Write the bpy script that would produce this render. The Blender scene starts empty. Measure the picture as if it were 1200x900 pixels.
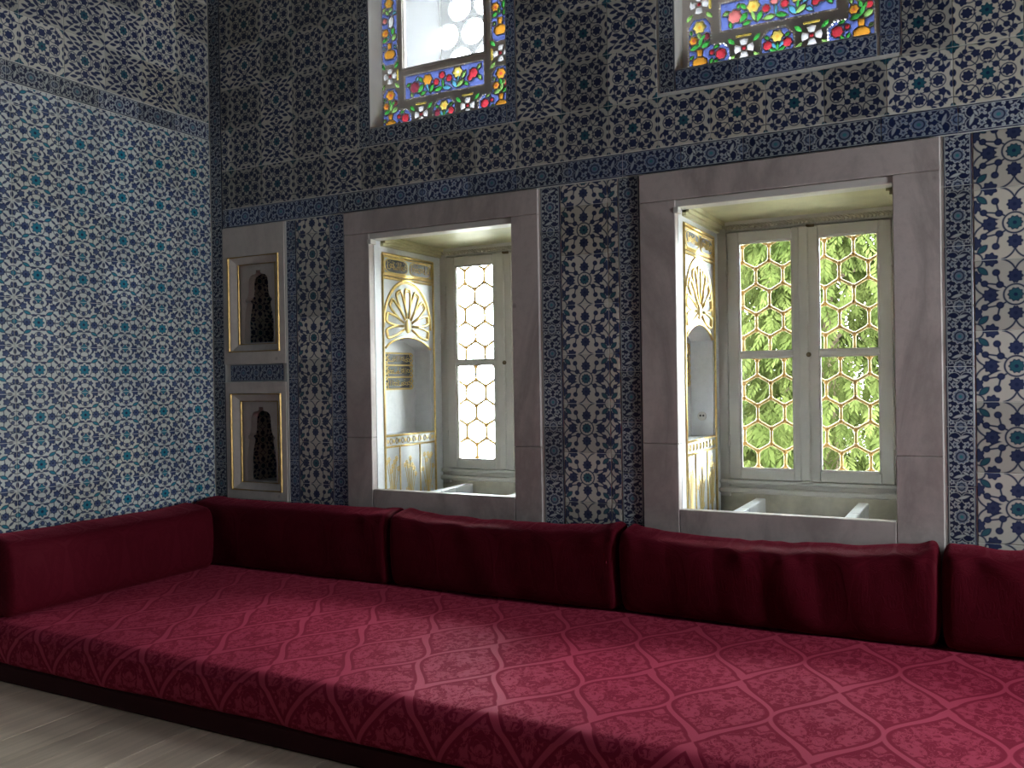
import bpy, math, random
from mathutils import Vector, Matrix
from mathutils.geometry import delaunay_2d_cdt
random.seed(7)
PI = math.pi
SC = bpy.context.scene
COL = SC.collection

# ------------------------------------------------------------------ camera
F_PX = 1037.34
YAW, PITCH, ROLL = 0.490499, -0.0056512, -0.0161861
CAM = Vector((4.247, -4.0, 1.345))
fw = Vector((-math.sin(YAW), math.cos(YAW), 0)); rt = Vector((math.cos(YAW), math.sin(YAW), 0)); up = Vector((0, 0, 1))
f2 = fw * math.cos(PITCH) + up * math.sin(PITCH); u2 = up * math.cos(PITCH) - fw * math.sin(PITCH)
r3 = rt * math.cos(ROLL) + u2 * math.sin(ROLL); u3 = u2 * math.cos(ROLL) - rt * math.sin(ROLL)
cam = bpy.data.cameras.new('camera'); co = bpy.data.objects.new('camera', cam); COL.objects.link(co)
mw = Matrix((r3, u3, -f2)).transposed().to_4x4(); mw.translation = CAM; co.matrix_world = mw
cam.sensor_width = 36; cam.sensor_fit = 'HORIZONTAL'; cam.lens = 36 * F_PX / 1200
cam.clip_start = .02; cam.clip_end = 300
SC.camera = co

# ------------------------------------------------------------------ sky, exposure
SKY = 30.0
wd = bpy.data.worlds.new('sky'); SC.world = wd; wd.use_nodes = True
wn = wd.node_tree; bg = wn.nodes['Background']
bg.inputs[0].default_value = (.88, .95, 1.0, 1); bg.inputs[1].default_value = SKY
vs = SC.view_settings; vs.view_transform = 'Standard'; vs.look = 'None'; vs.gamma = 1; vs.use_curve_mapping = False
vs.exposure = 0.9
cy = SC.cycles
cy.use_denoising = True; cy.max_bounces = 10; cy.diffuse_bounces = 6; cy.transparent_max_bounces = 24
cy.transmission_bounces = 8; cy.glossy_bounces = 4; cy.caustics_reflective = False; cy.caustics_refractive = False
cy.sample_clamp_indirect = 8

def portal(name, loc, rot, sx, sz):
    l = bpy.data.lights.new(name, 'AREA'); l.shape = 'RECTANGLE'; l.size = sx; l.size_y = sz; l.energy = 1
    l.cycles.is_portal = True
    o = bpy.data.objects.new(name, l); COL.objects.link(o); o.location = loc; o.rotation_euler = rot
RX = 6.5      # right wall
RIGHT_WIN = [(-1.15, -.62, .90, 2.1), (-2.50, -2.26, 1.0, 2.1)]
portal('daylight_portal', (1.68, .80, 1.45), (-PI/2, 0, 0), .9, 1.45)
portal('daylight_portal', (3.45, .80, 1.45), (-PI/2, 0, 0), .93, 1.45)
portal('daylight_portal', (5.24, .80, 1.45), (-PI/2, 0, 0), .9, 1.45)
portal('daylight_portal', (1.67, .82, 3.3), (-PI/2, 0, 0), .87, 1.1)
portal('daylight_portal', (3.43, .82, 3.3), (-PI/2, 0, 0), .87, 1.1)
for y0, y1, z0, z1 in RIGHT_WIN:
    portal('daylight_portal', (RX + .3, (y0 + y1) / 2, (z0 + z1) / 2), (0, PI/2, 0), z1 - z0, y1 - y0)

# ------------------------------------------------------------------ object helpers
def link(name, me, mat=None, parent=None):
    o = bpy.data.objects.new(name, me); COL.objects.link(o)
    if mat is not None and me is not None and not me.materials: me.materials.append(mat)
    if parent is not None: o.parent = parent
    return o
def tag(o, label=None, cat=None, group=None, kind=None):
    if label: o['label'] = label
    if cat: o['category'] = cat
    if group: o['group'] = group
    if kind: o['kind'] = kind
    return o
def empty(name, loc=(0, 0, 0), kind=None):
    o = bpy.data.objects.new(name, None); COL.objects.link(o); o.location = loc; o.empty_display_size = .1
    if kind: o['kind'] = kind
    return o
class MB:
    """collects geometry (world coordinates) for one mesh"""
    def __init__(s): s.v = []; s.f = []; s.sm = False; s.uv = None
    def add(s, v, f):
        b = len(s.v); s.v += [tuple(q) for q in v]; s.f += [tuple(b + i for i in q) for q in f]; return s
    def box(s, x0, x1, y0, y1, z0, z1, ch=0.0):
        if ch <= 0:
            v = [(x, y, z) for x in (x0, x1) for y in (y0, y1) for z in (z0, z1)]
            return s.add(v, [(0, 1, 3, 2), (4, 6, 7, 5), (0, 4, 5, 1), (2, 3, 7, 6), (0, 2, 6, 4), (1, 5, 7, 3)])
        c = min(ch, (x1-x0)*.45, (y1-y0)*.45, (z1-z0)*.45)
        v = []; idx = {}
        X = (x0, x1); Y = (y0, y1); Z = (z0, z1); sg = (1, -1)
        for i in (0, 1):
            for j in (0, 1):
                for k in (0, 1):
                    p = (X[i], Y[j], Z[k])
                    for a in range(3):
                        q = [X[i] + sg[i]*c, Y[j] + sg[j]*c, Z[k] + sg[k]*c]; q[a] = p[a]
                        idx[i, j, k, a] = len(v); v.append(q)
        f = []
        for i in (0, 1):
            f.append([idx[i, j, k, 0] for j, k in ((0, 0), (1, 0), (1, 1), (0, 1))][::(1 if i else -1)])
            f.append([idx[j, i, k, 1] for j, k in ((0, 0), (1, 0), (1, 1), (0, 1))][::(-1 if i else 1)])
            f.append([idx[j, k, i, 2] for j, k in ((0, 0), (1, 0), (1, 1), (0, 1))][::(1 if i else -1)])
        for j in (0, 1):
            for k in (0, 1):
                q = [idx[0, j, k, 1], idx[1, j, k, 1], idx[1, j, k, 2], idx[0, j, k, 2]]; f.append(q[::(-1 if (j ^ k) else 1)])
                q = [idx[j, 0, k, 0], idx[j, 1, k, 0], idx[j, 1, k, 2], idx[j, 0, k, 2]]; f.append(q[::(1 if (j ^ k) else -1)])
                q = [idx[j, k, 0, 0], idx[j, k, 1, 0], idx[j, k, 1, 1], idx[j, k, 0, 1]]; f.append(q[::(-1 if (j ^ k) else 1)])
        for i in (0, 1):
            for j in (0, 1):
                for k in (0, 1):
                    q = [idx[i, j, k, a] for a in range(3)]; f.append(q[::(1 if (i + j + k) % 2 else -1)])
        return s.add(v, f)
    def tube(s, pts, r, n=6, closed=False, flat=None):
        """round bar along points; flat = (axis vector, factor) squashes it"""
        P = [Vector(p) for p in pts]; m = len(P); b = len(s.v); rings = []
        prev = None
        for i in range(m):
            a = P[(i - 1) % m] if (closed or i > 0) else P[i]; c = P[(i + 1) % m] if (closed or i < m - 1) else P[i]
            t = (c - a).normalized()
            ref = prev if prev is not None else (Vector((0, 0, 1)) if abs(t.z) < .9 else Vector((1, 0, 0)))
            x = (ref - t * ref.dot(t)).normalized(); y = t.cross(x); prev = x
            rr = r(i / (m - 1)) if callable(r) else r
            for k in range(n):
                d = x * math.cos(2*PI*k/n) * rr + y * math.sin(2*PI*k/n) * rr
                if flat: d = d - flat[0] * d.dot(flat[0]) * (1 - flat[1])
                s.v.append(tuple(P[i] + d))
        L = m if closed else m - 1
        for i in range(L):
            for k in range(n):
                i2 = (i + 1) % m; k2 = (k + 1) % n
                s.f.append((b + i*n + k, b + i*n + k2, b + i2*n + k2, b + i2*n + k))
        if not closed:
            s.f.append(tuple(b + k for k in range(n))[::-1]); s.f.append(tuple(b + (m-1)*n + k for k in range(n)))
        return s
    def ball(s, c, r, n=8, m=5, sq=(1, 1, 1)):
        b = len(s.v)
        for j in range(m + 1):
            a = PI * j / m
            for k in range(n):
                t = 2*PI*k/n
                s.v.append((c[0] + r*sq[0]*math.sin(a)*math.cos(t), c[1] + r*sq[1]*math.sin(a)*math.sin(t), c[2] - r*sq[2]*math.cos(a)))
        for j in range(m):
            for k in range(n):
                s.f.append((b+j*n+k, b+j*n+(k+1) % n, b+(j+1)*n+(k+1) % n, b+(j+1)*n+k))
        return s
    def prism(s, poly, f3, d0, d1):
        """poly: 2-D outline (ccw); f3(a, b, d) maps to 3-D; extruded from depth d0 to d1"""
        n = len(poly); v = [f3(a, b, d0) for a, b in poly] + [f3(a, b, d1) for a, b in poly]
        f = [tuple(range(n)), tuple(range(2*n-1, n-1, -1))] + [(i, i+n, (i+1) % n+n, (i+1) % n) for i in range(n)]
        return s.add(v, f)
    def mesh(s, name):
        me = bpy.data.meshes.new(name); me.from_pydata(s.v, [], s.f)
        if s.sm: me.polygons.foreach_set('use_smooth', [True] * len(me.polygons))
        me.update(); return me
    def build(s, name, mat, parent=None, smooth=False):
        s.sm = smooth
        return link(name, s.mesh(name), mat, parent)

# ------------------------------------------------------------------ node expressions
NT = None
class Ex:
    def __init__(s, sock): s.s = sock
    def __add__(a, b): return M('ADD', a, b)
    __radd__ = __add__
    def __sub__(a, b): return M('SUBTRACT', a, b)
    def __rsub__(a, b): return M('SUBTRACT', b, a)
    def __mul__(a, b): return M('MULTIPLY', a, b)
    __rmul__ = __mul__
    def __neg__(a): return M('MULTIPLY', a, -1.0)
def M(op, *args, clamp=False):
    n = NT.nodes.new('ShaderNodeMath'); n.operation = op; n.use_clamp = clamp
    for i, a in enumerate(args):
        if isinstance(a, Ex): NT.links.new(a.s, n.inputs[i])
        else: n.inputs[i].default_value = a
    return Ex(n.outputs[0])
def absx(a): return M('ABSOLUTE', a)
def minx(*a):
    r = a[0]
    for b in a[1:]: r = M('MINIMUM', r, b)
    return r
def maxx(*a):
    r = a[0]
    for b in a[1:]: r = M('MAXIMUM', r, b)
    return r
def vec(x, y):
    n = NT.nodes.new('ShaderNodeCombineXYZ')
    for i, a in enumerate((x, y)):
        if isinstance(a, Ex): NT.links.new(a.s, n.inputs[i])
        else: n.inputs[i].default_value = a
    return n.outputs[0]
def dist(V, c):
    n = NT.nodes.new('ShaderNodeVectorMath'); n.operation = 'DISTANCE'; NT.links.new(V, n.inputs[0]); n.inputs[1].default_value = (c[0], c[1], 0)
    return Ex(n.outputs['Value'])
def disc(V, cx, cy_, r): return dist(V, (cx, cy_)) - r
def ring(V, cx, cy_, r, w): return absx(dist(V, (cx, cy_)) - r) - w
def leaf(V, cx, cy_, ln, wd_, ang):
    """pointed leaf: two circles intersected"""
    h = ln / 2; w = wd_ / 2; R = (h*h + w*w) / (2*w); o = R - w
    nx, ny = -math.sin(ang), math.cos(ang)
    return maxx(dist(V, (cx + nx*o, cy_ + ny*o)), dist(V, (cx - nx*o, cy_ - ny*o))) - R
def oval(V, cx, cy_, rx, ry):
    n = NT.nodes.new('ShaderNodeVectorMath'); n.operation = 'MULTIPLY_ADD'; NT.links.new(V, n.inputs[0])
    n.inputs[1].default_value = (1/rx, 1/ry, 1); n.inputs[2].default_value = (-cx/rx, -cy_/ry, 0)
    l = NT.nodes.new('ShaderNodeVectorMath'); l.operation = 'LENGTH'; NT.links.new(n.outputs[0], l.inputs[0])
    return (Ex(l.outputs['Value']) - 1.0) * min(rx, ry)
def rosette(V, x, y, cx, cy_, r, n, amp):
    a = M('ARCTAN2', y - cy_, x - cx)
    return dist(V, (cx, cy_)) - (M('MULTIPLY_ADD', M('COSINE', a * float(n)), r * amp, r))
def seg(x, y, x0, y0, x1, y1, w):
    """straight stem (soft-limited by its mid-point circle)"""
    L = math.hypot(x1-x0, y1-y0); nx, ny = -(y1-y0)/L, (x1-x0)/L
    d = absx(M('MULTIPLY_ADD', x, nx, M('MULTIPLY_ADD', y, ny, -(nx*x0 + ny*y0)))) - w
    return maxx(d, dist(vec(x, y), ((x0+x1)/2, (y0+y1)/2)) - L/2)
def mask(d, aa=.03, off=0.0): return M('MULTIPLY_ADD', d, -1.0/aa, .5 + off/aa, clamp=True)
def mixc(f, a, b):
    n = NT.nodes.new('ShaderNodeMix'); n.data_type = 'RGBA'
    if isinstance(f, Ex): NT.links.new(f.s, n.inputs[0])
    else: n.inputs[0].default_value = f
    for i, c in ((6, a), (7, b)):
        if isinstance(c, tuple): n.inputs[i].default_value = (*c, 1)
        else: NT.links.new(c, n.inputs[i])
    return n.outputs[2]
def mulc(c, k):
    n = NT.nodes.new('ShaderNodeVectorMath'); n.operation = 'SCALE'; NT.links.new(c, n.inputs[0]); NT.links.new(k.s, n.inputs['Scale'])
    return n.outputs[0]
def noise(vecsock, scale, detail=3, rough=.55, dist_=0.0):
    n = NT.nodes.new('ShaderNodeTexNoise'); n.inputs['Scale'].default_value = scale; n.inputs['Detail'].default_value = detail
    n.inputs['Roughness'].default_value = rough; n.inputs['Distortion'].default_value = dist_
    if vecsock is not None: NT.links.new(vecsock, n.inputs['Vector'])
    return Ex(n.outputs['Fac'])
def texco(k): return NT.nodes.new('ShaderNodeTexCoord').outputs[k]
def rnd(): return Ex(NT.nodes.new('ShaderNodeObjectInfo').outputs['Random'])
def new_mat(name):
    global NT
    m = bpy.data.materials.new(name); m.use_nodes = True; NT = m.node_tree
    b = NT.nodes['Principled BSDF']; return m, b
def setc(b, col):
    if isinstance(col, tuple): b.inputs['Base Color'].default_value = (*col, 1)
    else: NT.links.new(col, b.inputs['Base Color'])
def bump(b, h, strength, dist_=.01):
    n = NT.nodes.new('ShaderNodeBump'); n.inputs['Strength'].default_value = strength; n.inputs['Distance'].default_value = dist_
    NT.links.new(h.s, n.inputs['Height']); NT.links.new(n.outputs[0], b.inputs['Normal'])
def simple(name, col, rough=.5, metal=0.0, var=0.0, scale=6, spec=.5, bmp=0.0, bscale=60):
    m, b = new_mat(name); b.inputs['Roughness'].default_value = rough; b.inputs['Metallic'].default_value = metal
    b.inputs['Specular IOR Level'].default_value = spec
    if var > 0:
        n = noise(texco('Object'), scale, 5, .6)
        dk = tuple(c * (1 - var) for c in col); lt = tuple(min(1, c * (1 + var * .5)) for c in col)
        setc(b, mixc(M('MULTIPLY_ADD', n, 2.2, -.6, clamp=True), dk, lt))
    else: setc(b, col)
    if bmp > 0: bump(b, noise(texco('Object'), bscale, 4), bmp)
    return m

# ------------------------------------------------------------------ tile patterns
WHITE = (.66, .69, .66); COB = (.012, .025, .085); MID = (.045, .085, .27); TEAL = (.02, .22, .32); LINE = (.018, .035, .09)
def tile_base(name):
    m, b = new_mat(name)
    sp = NT.nodes.new('ShaderNodeSeparateXYZ'); NT.links.new(texco('UV'), sp.inputs[0])
    x = M('MULTIPLY_ADD', Ex(sp.outputs[0]), 2.0, -1.0); y = M('MULTIPLY_ADD', Ex(sp.outputs[1]), 2.0, -1.0)
    b.inputs['Roughness'].default_value = .28; b.inputs['Specular IOR Level'].default_value = .45
    return m, b, x, y
def tile_finish(b, c, amount=.35):
    r = rnd()
    k = M('MULTIPLY_ADD', r, amount, 1 - amount * .6)
    c = mulc(c, k)
    warm = M('MULTIPLY_ADD', M('FRACT', r * 17.31), 3.0, -2.2, clamp=True)
    t = NT.nodes.new('ShaderNodeMix'); t.data_type = 'RGBA'; t.blend_type = 'MULTIPLY'
    NT.links.new((warm * .5).s, t.inputs[0]); NT.links.new(c, t.inputs[6]); t.inputs[7].default_value = (1.0, .9, .72, 1)
    setc(b, t.outputs[2])
    bump(b, noise(texco('Object'), 22, 2), .06)
def layered(x, y, stems, blue, teal, base=WHITE, w=.028, aa=.03, mid=MID, teal_c=TEAL):
    c = base
    if stems is not None: c = mixc(mask(stems, aa), base, LINE)
    nb = mask(blue, aa); c = mixc(nb, c, COB); c = mixc(mask(blue, aa, -w*1.3), c, mid)
    if teal is not None:
        c = mixc(mask(teal, aa), c, COB); c = mixc(mask(teal, aa, -w), c, teal_c)
    return c

def tile_star():      # large field of the left wall
    m, b, x, y = tile_base('iznik_star_tile'); u = absx(x); v = absx(y); V = vec(u, v)
    stems = minx(ring(V, 0, 0, .34, .018), ring(V, .78, .28, .27, .016), ring(V, 0, 1, .42, .018), ring(V, 1, 1, .41, .016), ring(V, 1, 0, .29, .016), ring(V, 0, .62, .21, .014))
    blue = minx(rosette(V, u, v, .5, 0, .165, 8, .13), rosette(V, u, v, 0, .5, .10, 5, .15), rosette(V, u, v, .27, .60, .11, 5, .18), leaf(V, .19, .30, .30, .11, .1),
                disc(V, .17, .86, .08), rosette(V, u, v, .47, 1.0, .165, 6, .14), rosette(V, u, v, .64, .68, .145, 5, .16),
                leaf(V, .83, .83, .36, .12, PI/4), leaf(V, .84, .60, .18, .07, .4), leaf(V, .985, .77, .25, .085, PI/2), leaf(V, .77, .985, .25, .085, 0),
                oval(V, .94, .5, .07, .13), disc(V, .87, .18, .08), leaf(V, .73, .33, .30, .10, -.7), leaf(V, .40, .80, .20, .08, .9))
    teal = minx(rosette(V, u, v, 0, 0, .225, 8, .15), leaf(V, .48, .40, .38, .17, .4), rosette(V, u, v, 0, 1.0, .15, 4, .2), disc(V, 1.0, 0, .11))
    tint = noise(vec(x * .9, y * .9), 1.7, 1)
    c = layered(x, y, stems, blue + .003, teal + .002, mid=mixc(M('MULTIPLY_ADD', tint, 4.0, -1.5, clamp=True), (.022, .05, .15), (.10, .14, .27)))
    c = mixc(mask(minx(disc(V, 0, 0, .06), disc(V, .5, 0, .045)), .02), c, COB)
    tile_finish(b, c, .22); return m
def tile_field(name='iznik_field_tile', s=0):   # upper field of both walls
    m, b, x, y = tile_base(name); u = absx(x); v = absx(y); V = vec(u, v)
    stems = minx(ring(V, 0, 0, .36, .018), ring(V, .58, 0, .22, .018), ring(V, 0, .58, .22, .018), ring(V, .5, .55, .23, .018),
                 ring(V, 1, 1, .38, .018), seg(u, v, .2, .2, .8, .8, .018))
    blue = minx(rosette(V, u, v, .58, 0, .165, 7, .13), rosette(V, u, v, 0, .58, .165, 7, .13), disc(V, .235, .25, .105),
                rosette(V, u, v, .34, .70, .125, 5, .15), rosette(V, u, v, .70, .38, .125, 5, .15), disc(V, .55, .57, .10),
                leaf(V, .97, .17, .24, .12, PI/2), leaf(V, .17, .97, .24, .12, 0), disc(V, .78, .68, .08), disc(V, .66, .80, .08),
                leaf(V, .88, .46, .24, .10, 1.1), leaf(V, .46, .89, .24, .10, .45), leaf(V, .36, .06, .12, .05, .5), leaf(V, .06, .36, .12, .05, 1.07))
    teal = minx(rosette(V, u, v, 0, 0, .20, 8, .16), rosette(V, u, v, 1, 1, .16, 4, .2))
    c = layered(x, y, stems, blue, teal, base=(.56, .54, .47), mid=(.024, .034, .095), teal_c=(.018, .10, .14))
    c = mixc(mask(disc(V, 0, 0, .055), .02), c, COB)
    tile_finish(b, c, .6); return m
def tile_leafy():     # variant with feathery leaves
    m, b, x, y = tile_base('iznik_leaf_tile'); u = absx(x); v = absx(y); V = vec(u, v)
    stems = minx(ring(V, 0, 0, .30, .018), ring(V, .6, 0, .22, .018), ring(V, 0, .6, .22, .018), seg(u, v, .5, .5, 1, 1, .018), ring(V, 1, 0, .28, .018), ring(V, 0, 1, .28, .018))
    blue = minx(rosette(V, u, v, .60, 0, .16, 6, .16), rosette(V, u, v, 0, .60, .16, 6, .16), leaf(V, .26, .26, .42, .15, 3*PI/4),
                leaf(V, .44, .44, .36, .16, .2), leaf(V, .62, .34, .36, .14, -.15), leaf(V, .36, .64, .34, .14, .25), leaf(V, .72, .58, .36, .14, -.15),
                leaf(V, .56, .82, .38, .14, .2), leaf(V, .9, .84, .36, .13, .6), leaf(V, .90, .30, .34, .13, 1.0), leaf(V, .24, .90, .38, .14, .3), disc(V, 1, 0, .09), disc(V, 0, 1, .09))
    teal = rosette(V, u, v, 0, 0, .20, 8, .15)
    c = layered(x, y, stems, blue, teal, base=(.56, .54, .47), mid=(.024, .034, .095), teal_c=(.018, .10, .14))
    c = mixc(mask(disc(V, 0, 0, .06), .02), c, COB)
    tile_finish(b, c, .5); return m
def tile_vine():      # panels between the windows
    m, b, x, y = tile_base('iznik_vine_tile'); u = absx(x); v = absx(y); V = vec(u, v)
    stems = minx(ring(V, 0, 0, .29, .024), maxx(ring(V, .10, 1.06, 1.0, .026), disc(V, .62, .52, .46)), seg(u, v, .38, .29, .80, .36, .024), seg(u, v, .38, .29, .46, .66, .024),
                 maxx(ring(V, .42, .58, .44, .024), disc(V, 0, 1, .34)), maxx(ring(V, .58, .42, .44, .024), disc(V, 1, 0, .34)), seg(u, v, .22, .20, .40, .31, .024), ring(V, 1, 1, .20, .022))
    blue = minx(rosette(V, u, v, 0, .52, .185, 9, .10), rosette(V, u, v, .62, 0, .185, 8, .10), disc(V, .38, .29, .10), disc(V, .76, .34, .095),
                disc(V, .47, .64, .10), rosette(V, u, v, .60, 1.0, .18, 7, .12), rosette(V, u, v, 1.0, .52, .18, 7, .12))
    teal = minx(rosette(V, u, v, 0, 0, .19, 10, .08), leaf(V, .80, .70, .36, .19, .72))
    c = layered(x, y, stems, blue, teal, base=(.58, .55, .48), mid=(.036, .048, .115), teal_c=(.03, .115, .15))
    c = mixc(mask(minx(disc(V, 0, 0, .05), disc(V, 0, .52, .05), disc(V, .62, 0, .05)), .02), c, COB)
    tile_finish(b, c, .35); return m
def tile_border(name, dark, light, inner):
    m, b, x, y = tile_base(name)      # x across, y along
    xs = x * .44; u = absx(xs); v = absx(y); V = vec(u, v); W = vec(xs, y)
    lt = minx(rosette(V, u, v, 0, 0, .25, 10, .08), rosette(V, u, v, 0, 1.0, .19, 8, .08), rosette(V, u, v, .19, .41, .095, 5, .2), disc(V, .34, .12, .05),
              rosette(V, u, v, .30, .86, .075, 5, .2), disc(V, .32, .60, .06), disc(V, .33, .30, .045), disc(V, .10, .33, .05))
    lf = minx(leaf(W, .06, .66, .40, .10, .3), leaf(W, -.06, -.66, .40, .10, .3), leaf(W, -.14, .56, .22, .07, -.5), leaf(W, .14, -.56, .22, .07, -.5),
              ring(V, .20, .62, .20, .009), ring(V, .36, .0, .16, .009), ring(V, .34, 1.0, .17, .009))
    edge = absx(u - .395) - .012
    c = mixc(mask(edge, .02), dark, light)
    c = mixc(mask(maxx(lf, u - .37), .03), c, light)
    c = mixc(mask(lt, .03), c, light); c = mixc(mask(lt, .03, -.035), c, inner)
    c = mixc(mask(minx(ring(V, 0, 0, .15, .02), ring(V, 0, 1, .10, .018), disc(V, .19, .41, .03), disc(V, .30, .86, .025)), .02), c, dark)
    c = mixc(mask(disc(V, 0, 0, .06), .02), c, (.05, .22, .27))
    tile_finish(b, c, .45); return m
T_STAR = tile_star(); T_FIELD = tile_field(); T_LEAF = tile_leafy(); T_VINE = tile_vine()
T_BORD = tile_border('iznik_border_tile', (.014, .028, .10), (.44, .49, .54), (.17, .23, .36))
T_BORDL = tile_border('iznik_side_border_tile', (.012, .020, .066), (.48, .51, .50), (.17, .21, .28))

# ------------------------------------------------------------------ other materials
def marble(name, col, vein, rough=.4, scale=2.2, var=.5):
    m, b = new_mat(name); o = texco('Object')
    mp = NT.nodes.new('ShaderNodeMapping'); mp.inputs['Scale'].default_value = (1, 1, .35); NT.links.new(o, mp.inputs[0])
    n = noise(mp.outputs[0], scale, 7, .62, .6); f = noise(o, 30, 5, .7)
    v = M('MULTIPLY_ADD', absx(n - .5), -9.0, .9, clamp=True)
    c = mixc(v * var, col, vein)
    c = mixc(M('MULTIPLY_ADD', f, 2.4, -1.1, clamp=True) * .35, c, tuple(q * .72 for q in vein))
    sp = M('MULTIPLY_ADD', noise(o, 9, 2), 14.0, -10.2, clamp=True)
    c = mixc(sp * .5, c, tuple(q * .45 for q in vein))
    setc(b, c); b.inputs['Roughness'].default_value = rough
    bump(b, f, .08); return m
MARBLE = marble('grey_marble', (.53, .46, .43), (.34, .29, .27), .45, 2.2, .9)
MARBLE_W = marble('white_marble', (.80, .81, .82), (.62, .63, .66), .35, 1.6, .45)
MARBLE_N = marble('niche_marble', (.66, .59, .53), (.46, .41, .37), .45)
GROUT = simple('grout', (.72, .71, .66), .9, var=.2)
PLASTER = simple('plaster', (.40, .37, .35), .85, var=.12, bmp=.05)
TRACERY = simple('tracery_plaster', (.80, .73, .66), .85, var=.12, bmp=.05)
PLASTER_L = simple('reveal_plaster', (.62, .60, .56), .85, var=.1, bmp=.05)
WALLP = simple('room_plaster', (.13, .14, .17), .9)
PAINT = simple('cream_paint', (.66, .63, .58), .45, var=.10, scale=5)
PAINT_Y = simple('soffit_paint', (.60, .56, .33), .5, var=.25, scale=4)
APRON = simple('stained_cream_paint', (.58, .54, .44), .6, var=.35, scale=7)
GOLD = simple('gilding', (.92, .68, .28), .32, 1.0, var=.2, scale=40)
GOLD_P = simple('gold_paint', (.88, .68, .30), .4, .5)
GOLD_D = simple('worn_gilding', (.50, .33, .12), .45, .8, var=.4, scale=30)
SLATE = simple('slate_ground', (.16, .16, .17), .5, var=.25, scale=30)
BRASS = simple('dark_brass', (.20, .15, .09), .45, .8)
LEAD = simple('grille_gilt', (.135, .088, .022), .55, 0, spec=.2)
KNOT = simple('knot_gilt', (.12, .062, .010), .5, 0, spec=.2)
DARK = simple('dark_gap', (.02, .018, .016), .9)
OUT_PL = simple('dimmed_plaster', (.033, .034, .039), .9, var=.2)  # plaster behind the glass, colour darkened so strong skylight does not overexpose it
OUTSTONE = simple('outer_stone', (.62, .60, .56), .9, var=.1)

def velvet(name, lt, dk, scale=1.0, contrast=1.0):
    m, b = new_mat(name)
    sp = NT.nodes.new('ShaderNodeSeparateXYZ'); NT.links.new(texco('UV'), sp.inputs[0])
    a = Ex(sp.outputs[0]) * (1 / (.33 * scale)) ; bb = Ex(sp.outputs[1]) * (1 / (.60 * scale))
    u = absx(M('FRACT', a) - .5); v = absx(M('FRACT', bb + .5) - .5)
    d = u - M('MULTIPLY_ADD', M('COSINE', v * (2*PI)), .25, .25)
    ad = absx(d)
    bw = M('MULTIPLY', M('MULTIPLY_ADD', v, -.085, .062), M('MULTIPLY_ADD', v, 14.0, .12, clamp=True))
    band = mask(ad - bw, .012)
    out = mask(absx(ad - bw - .022), .012, .011)
    uu = M('PINGPONG', a, .5)
    nz = noise(vec(uu * 3.4, bb * 5.4), 2.3, 1.0, .5, 1.5)
    scroll = mask(.5 - nz, .03) * (1.0 - mask(absx(nz - .565), .02, .012))
    nz2 = noise(vec(uu * 3.4 + 7.3, bb * 5.4), 3.4, 0.5, .5, 1.2)
    scroll = M('MAXIMUM', scroll, mask(absx(nz2 - .5), .03, .028) * .8)
    inner = M('MULTIPLY_ADD', ad - bw, 40.0, -1.4, clamp=True)
    fig = M('MAXIMUM', band, scroll * inner * .8)
    fig = M('MULTIPLY', fig, 1.0 - out)
    wv = noise(texco('UV'), 420, 2)
    c = mixc(fig * contrast, dk, lt)
    c = mulc(c, M('MULTIPLY_ADD', wv, .5, .75))
    setc(b, c)
    NT.links.new(M('MULTIPLY_ADD', fig, -.22, .72).s, b.inputs['Roughness'])
    b.inputs['Specular IOR Level'].default_value = .022
    b.inputs['Sheen Weight'].default_value = .30; b.inputs['Sheen Roughness'].default_value = .35
    b.inputs['Sheen Tint'].default_value = (.85, .10, .18, 1)
    bump(b, fig * .6 + wv * .4, .25, .004)
    return m
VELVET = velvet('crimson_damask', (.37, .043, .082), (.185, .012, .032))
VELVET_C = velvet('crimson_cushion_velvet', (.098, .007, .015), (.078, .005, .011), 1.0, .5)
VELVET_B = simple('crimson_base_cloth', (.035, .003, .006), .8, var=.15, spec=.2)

def glassy(name, col, transl=.45, kt=1.0, kl=1.0):
    m, b = new_mat(name); NT.nodes.remove(b); out = NT.nodes['Material Output']
    t = NT.nodes.new('ShaderNodeBsdfTransparent'); t.inputs[0].default_value = (*[q*kt for q in col], 1)
    l = NT.nodes.new('ShaderNodeBsdfTranslucent'); l.inputs[0].default_value = (*[q*kl for q in col], 1)
    g = NT.nodes.new('ShaderNodeBsdfGlossy'); g.inputs['Roughness'].default_value = .12
    mx = NT.nodes.new('ShaderNodeMixShader'); mx.inputs[0].default_value = transl
    NT.links.new(t.outputs[0], mx.inputs[1]); NT.links.new(l.outputs[0], mx.inputs[2])
    fr = NT.nodes.new('ShaderNodeFresnel'); fr.inputs[0].default_value = 1.35
    m2 = NT.nodes.new('ShaderNodeMixShader'); NT.links.new(fr.outputs[0], m2.inputs[0])
    NT.links.new(mx.outputs[0], m2.inputs[1]); NT.links.new(g.outputs[0], m2.inputs[2]); NT.links.new(m2.outputs[0], out.inputs[0])
    return m
PANE = glassy('clear_pane', (.95, .97, .96), .0)
PANE_M = glassy('old_clear_pane', (.93, .95, .97), .12)
G = {k: glassy('glass_' + k, c, .75, .02, .20) for k, c in dict(blue=(.16, .22, .62), red=(.75, .06, .09), rose=(.85, .25, .25), orange=(.95, .42, .05), yellow=(1, .80, .18),
     green=(.10, .62, .12), lime=(.45, .85, .25), cyan=(.15, .55, .85), white=(.95, .95, 1.0), plum=(.35, .06, .10)).items()}

BEAD = glassy('bead_glass', (.95, .96, 1.0), .8, .12, 1.0)

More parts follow.
